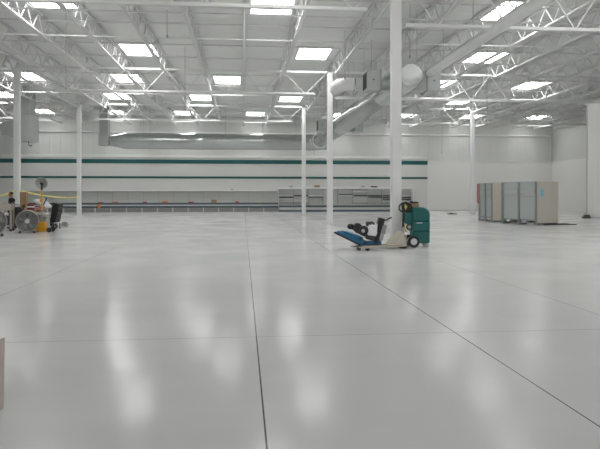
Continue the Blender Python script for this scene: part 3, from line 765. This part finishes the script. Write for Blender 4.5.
o = MB().b2((-.2, -.18, 0), (.2, .18, .95)).b2((-.205, -.185, .9), (.205, .185, .95)).build('cardboard_carton', 'card', bevel=.01)
o.location = (sx, sy, 0); tag(o, 'brown cardboard carton under the red paint can behind the drum fan', 'box')
bx, by = at(43.4, 26.0)
o = MB().tube((0, 0, 0), (.11, .04, .28), .03, n=10).tube((.105, .038, .27), (.13, .046, .33), .04, n=10).build('broom_handle', 'blue', smooth=True)
o.location = (bx, by, 1.15); tag(o, 'short blue stick poking out of the white bag pile', 'stick')

# work light on yellow stand
x, y = at(41.7, 25.75)
t = thing('work_light', 'work light with round metal reflector on a yellow stand', 'lamp', (x, y, 0), 0)
MB().tube((0, 0, .25), (0, 0, 1.1), .028, n=12).build('lower_pole', 'greylt', t, smooth=True)
MB().tube((0, 0, .95), (0, 0, 1.82), .032, n=12).b2((-.06, -.05, 1.28), (.06, .05, 1.42)).build('upper_pole', 'yellow', t, smooth=True)
Rl = Matrix.Rotation(-PI / 2 + .2, 3, 'X') @ Matrix.Rotation(0, 3, 'Z')
MB().lathe([(.05, .16), (.1, .12), (.19, .06), (.25, -.02), (.262, -.03), (.25, -.03), (.18, .04), (.08, .1), (.045, .13)], (0, -.02, 2.1), Rl, 32).build('reflector', 'greylt', t, smooth=True)
MB().ball((0, -.03, 2.08), (.06, .09, .06)).tube((0, .0, 1.8), (0, .02, 2.0), .035).tube((0, .02, 2.0), (0, .1, 2.09), .035).build('lamp_holder', 'dark', t, smooth='all')
MB().b2((-.16, -.15, .12), (.2, .15, .42)).build('ballast_box', 'yellow', t, bevel=.03)
f = MB()
f.b2((-.28, -.28, .05), (-.22, .28, .11)).b2((.3, -.28, .05), (.36, .28, .11)).b2((-.28, -.28, .05), (.36, -.22, .11)).b2((-.28, .22, .05), (.36, .28, .11)).b2((-.24, -.03, .08), (.32, .03, .14))
f.build('base_frame', 'yellow', t, bevel=.012)
for s in (-1, 1):
    MB().tube((.38, s * .25 - .03, .1), (.38, s * .25 + .03, .1), .1, n=20).build('wheel', 'black', t, smooth=True)
    MB().tube((-.25, s * .25, 0), (-.25, s * .25, .06), .03, n=10).build('foot', 'black', t)

# black tilted bin
x, y = at(55.5, 28.2)
t = thing('tilt_bin', 'black hard case tilted on a two-wheel trolley right of the yellow work light', 'trolley', (x, y, 0), -.15)
Rb = Matrix.Rotation(math.radians(12), 3, 'Y')
MB().box((.05, 0, .76), (.3, .5, .9), Rb).build('case', 'black', t, bevel=.04, seg=3)
rb = MB()
for z in (-.25, 0, .25): rb.box(Vector((.05, 0, .76)) + Rb @ Vector((.155, 0, z)), (.02, .46, .05), Rb)
rb.build('ribs', 'dark', t)
MB().path([Vector((.05, -.2, .76)) + Rb @ Vector((-.2, 0, -.45)), Vector((.05, -.2, .76)) + Rb @ Vector((-.19, 0, .45)), Vector((.05, .2, .76)) + Rb @ Vector((-.19, 0, .45)), Vector((.05, .2, .76)) + Rb @ Vector((-.2, 0, -.45))], .022).build('frame', 'dark', t, smooth=True)
MB().b2((-.38, -.24, .2), (.0, .24, .24)).box((-.28, 0, .34), (.24, .4, .2)).build('toe_plate', 'black', t, bevel=.01)
for s in (-1, 1):
    w = MB().tube((-.12, s * .24 - .03, .11), (-.12, s * .24 + .03, .11), .11, n=22).build('wheel', 'black', t, smooth=True)
    MB().tube((-.12, s * .24 - .035, .11), (-.12, s * .24 + .035, .11), .05, n=16).build('hub', 'hub', w, smooth=True)
    MB().b2((.1, s * .2 - .02, 0), (.14, s * .2 + .02, .28)).build('prop_leg', 'dark', t)

# small grey box with cord
x, y = at_floor(64.6, 226.6)
t = thing('power_box', 'small grey box on the floor at the right end of the equipment', 'box', (x, y, 0), .1)
MB().prism([(-.12, 0), (.15, 0), (.15, .2), (.1, .26), (-.06, .26), (-.12, .2)], -.12, .12).build('casing', 'greylt', t, bevel=.015)
MB().b2((.0, -.125, .05), (.1, -.118, .18)).build('socket', 'grey', t)
MB().path([(-.12, 0, .05), (-.25, -.02, .02), (-.4, .03, .015), (-.5, .0, .015)], .014).build('cord', 'grey', t, smooth='all')

# ------------------------------------------------------------------ person behind the cart
def skin_mesh(name, m, verts, edges, radii, parent, root=0, sub=2):
    me = bpy.data.meshes.new(name); me.from_pydata([Vector(v) for v in verts], edges, []); me.materials.append(M[m])
    o = bpy.data.objects.new(name, me); COL.objects.link(o); o.parent = parent
    sk_ = o.modifiers.new('skin', 'SKIN'); sk_.use_smooth_shade = True
    for i, r in enumerate(radii):
        d = me.skin_vertices[0].data[i]; d.radius = r if hasattr(r, '__len__') else (r, r); d.use_root = (i == root)
    ss = o.modifiers.new('s', 'SUBSURF'); ss.levels = ss.render_levels = sub
    return o
x, y = at(11.3, 28.3)
pp = thing('person', 'person in a black shirt standing behind the cart, arm reaching left', 'person', (x, y, 0), math.radians(-55))
pp.scale = (.97, .97, .965)
# faces local -y; body one continuous skin
V = [(0, 0, .94), (0, .01, 1.12), (0, .02, 1.32), (0, .02, 1.44), (0, -.005, 1.53), (0, -.02, 1.60),
     (.17, .02, 1.40), (.24, -.05, 1.15), (.2, -.28, 1.2), (.19, -.34, 1.215),
     (-.17, .02, 1.40), (-.24, -.02, 1.12), (-.22, -.16, .92), (-.215, -.2, .88),
     (.09, 0, .88), (.1, -.02, .48), (.1, .02, .09), (.1, -.13, .045),
     (-.09, 0, .88), (-.1, -.02, .48), (-.1, .02, .09), (-.1, -.13, .045)]
E = [(0, 1), (1, 2), (2, 3), (3, 4), (4, 5), (3, 6), (6, 7), (7, 8), (8, 9), (3, 10), (10, 11), (11, 12), (12, 13), (0, 14), (14, 15), (15, 16), (16, 17), (0, 18), (18, 19), (19, 20), (20, 21)]
Rr = [(.15, .11), (.145, .1), (.16, .11), (.11, .09), .055, .055, .06, .048, .034, .03, .06, .048, .034, .03, .085, .058, .042, .035, .085, .058, .042, .035]
skin_mesh('body', 'skin', V, E, Rr, pp)
hd = MB().ball((0, -.03, 1.68), (.075, .095, .115), 20)
hd.ball((0, -.125, 1.665), (.014, .022, .024), 8).ball((.078, -.02, 1.675), (.012, .022, .032), 8).ball((-.078, -.02, 1.675), (.012, .022, .032), 8)
hd.ball((0, -.1, 1.6), (.04, .03, .025), 10)
hdo = hd.build('head', 'skin', pp, smooth='all')
MB().ball((.03, -.115, 1.69), (.012, .008, .008), 8).ball((-.03, -.115, 1.69), (.012, .008, .008), 8).build('eyes', 'hair', hdo, smooth='all')
MB().ball((0, -.117, 1.625), (.024, .008, .006), 8).build('mouth', 'red', hdo, smooth='all')
MB().ball((0, -.005, 1.72), (.083, .095, .092), 18).build('hair', 'hair', pp, smooth='all')
Vs = [V[0], V[1], V[2], V[3], V[6], (.215, -.03, 1.24), V[10], (-.215, -.005, 1.2), (0, .012, 1.53)]
skin_mesh('shirt', 'shirt', Vs, [(0, 1), (1, 2), (2, 3), (3, 4), (4, 5), (3, 6), (6, 7), (3, 8)], [(.19, .145), (.19, .14), (.215, .155), (.16, .125), .105, .085, .105, .085, .075], pp)
Vt = [(0, 0, .97), V[14], V[15], (.1, .015, .12), V[18], V[19], (-.1, .015, .12)]
skin_mesh('trousers', 'trouser', Vt, [(0, 1), (1, 2), (2, 3), (0, 4), (4, 5), (5, 6)], [(.16, .12), .1, .074, .066, .1, .074, .066], pp)
for s in (-1, 1): MB().ball((s * .1, -.06, .045), (.05, .14, .045), 14).build('shoe', 'black', pp, smooth='all')
for base, dirv in ((Vector((.19, -.37, 1.22)), Vector((0, -.97, -.2))), (Vector((-.212, -.22, .855)), Vector((0, -.55, -.8)))):
    vs, es, rs = [base - dirv * .04, base], [(0, 1)], [.03, .034]
    side = Vector((1, 0, 0)); up = dirv.cross(side)
    for k, ln in enumerate((.07, .08, .075, .06)):
        b0 = base + side * (.027 - .018 * k) + dirv * .02
        i = len(vs); vs += [b0, b0 + dirv * ln * .6, b0 + dirv * ln + up * .02]; es += [(1, i), (i, i + 1), (i + 1, i + 2)]; rs += [.011, .009, .008]
    sg = -1 if base.x > 0 else 1
    i = len(vs); vs += [base + side * sg * .035, base + side * sg * .05 + dirv * .035]; es += [(1, i), (i, i + 1)]; rs += [.012, .009]
    skin_mesh('hand', 'skin', vs, es, rs, pp, root=1, sub=1)

# ------------------------------------------------------------------ barrier tape
def ribbon(pts, w, label):
    b = MB(); n = 28; A = []
    pts = [Vector(p) for p in pts]
    for i in range(n + 1):
        f = i / n * (len(pts) - 1); k = min(int(f), len(pts) - 2); q = f - k
        p = pts[k].lerp(pts[k + 1], q) - Vector((0, 0, .16 * 4 * (q) * (1 - q)))
        tw = .25 * math.sin(i * .9)
        d = Vector((0, math.sin(tw), math.cos(tw))) * w / 2
        A.append((b.bm.verts.new(p - d), b.bm.verts.new(p + d)))
    for (a, c), (a2, c2) in zip(A, A[1:]): b.bm.faces.new((a, c, c2, a2))
    o = b.build('barrier_tape', 'tape', smooth='all'); so = o.modifiers.new('s', 'SOLIDIFY'); so.thickness = .003
    return tag(o, label, 'tape', 'yellow barrier tape')
c1 = Vector((-12.0, 33.3 - .17, 1.82)); c2 = Vector((-12.4, 47.0 - .17, 1.42))
lx, ly = at(-30, 28.5)
ribbon([(lx, ly, 1.5), c1 + Vector((-.0, -.02, 0))], .08, 'yellow barrier tape leading left from the far left column out of view')
ribbon([c1 + Vector((.17, .1, 0)), c2], .075, 'yellow barrier tape strung between the two left columns')

# board end close to the camera at the left edge
x, y = at(-12, 4.45)
t = thing('leaning_panel', 'pale beige panel with pinkish edge leaning at the left photo edge nearest the camera', 'panel', (x, y, 0), -TH)
MB().hexa([(-.35, -.02, 0), (.09, -.02, 0), (.09, .04, 0), (-.35, .04, 0)], [(-.41, .12, .5), (.03, .12, .5), (.03, .18, .5), (-.41, .18, .5)]).build('board', 'beige', t, bevel=.006)
MB().hexa([(.09, -.022, 0), (.096, -.022, 0), (.096, .042, 0), (.09, .042, 0)], [(.03, .118, .5), (.036, .118, .5), (.036, .182, .5), (.03, .182, .5)]).build('edge_strip', mat('pinkish edge', (.56, .47, .44), .6), t)

# ------------------------------------------------------------------ light, camera
w = bpy.data.worlds.new('daylight'); SC.world = w; w.use_nodes = True
w.node_tree.nodes['Background'].inputs[0].default_value = (1, 1, 1, 1)
w.node_tree.nodes['Background'].inputs[1].default_value = .85
cam = bpy.data.cameras.new('camera'); co = bpy.data.objects.new('camera', cam); COL.objects.link(co)
co.location = (0, 0, EYE); co.rotation_euler = (PI / 2, 0, -TH)
cam.sensor_width = 36; cam.lens = 36; cam.shift_y = -(224.5 - HOR) / 600; cam.clip_end = 200
SC.camera = co
SC.view_settings.view_transform = 'Standard'; SC.view_settings.look = 'None'
SC.view_settings.gamma = 1; SC.view_settings.exposure = -.09
SC.cycles.diffuse_bounces = 8; SC.cycles.max_bounces = 12; SC.cycles.sample_clamp_indirect = 8
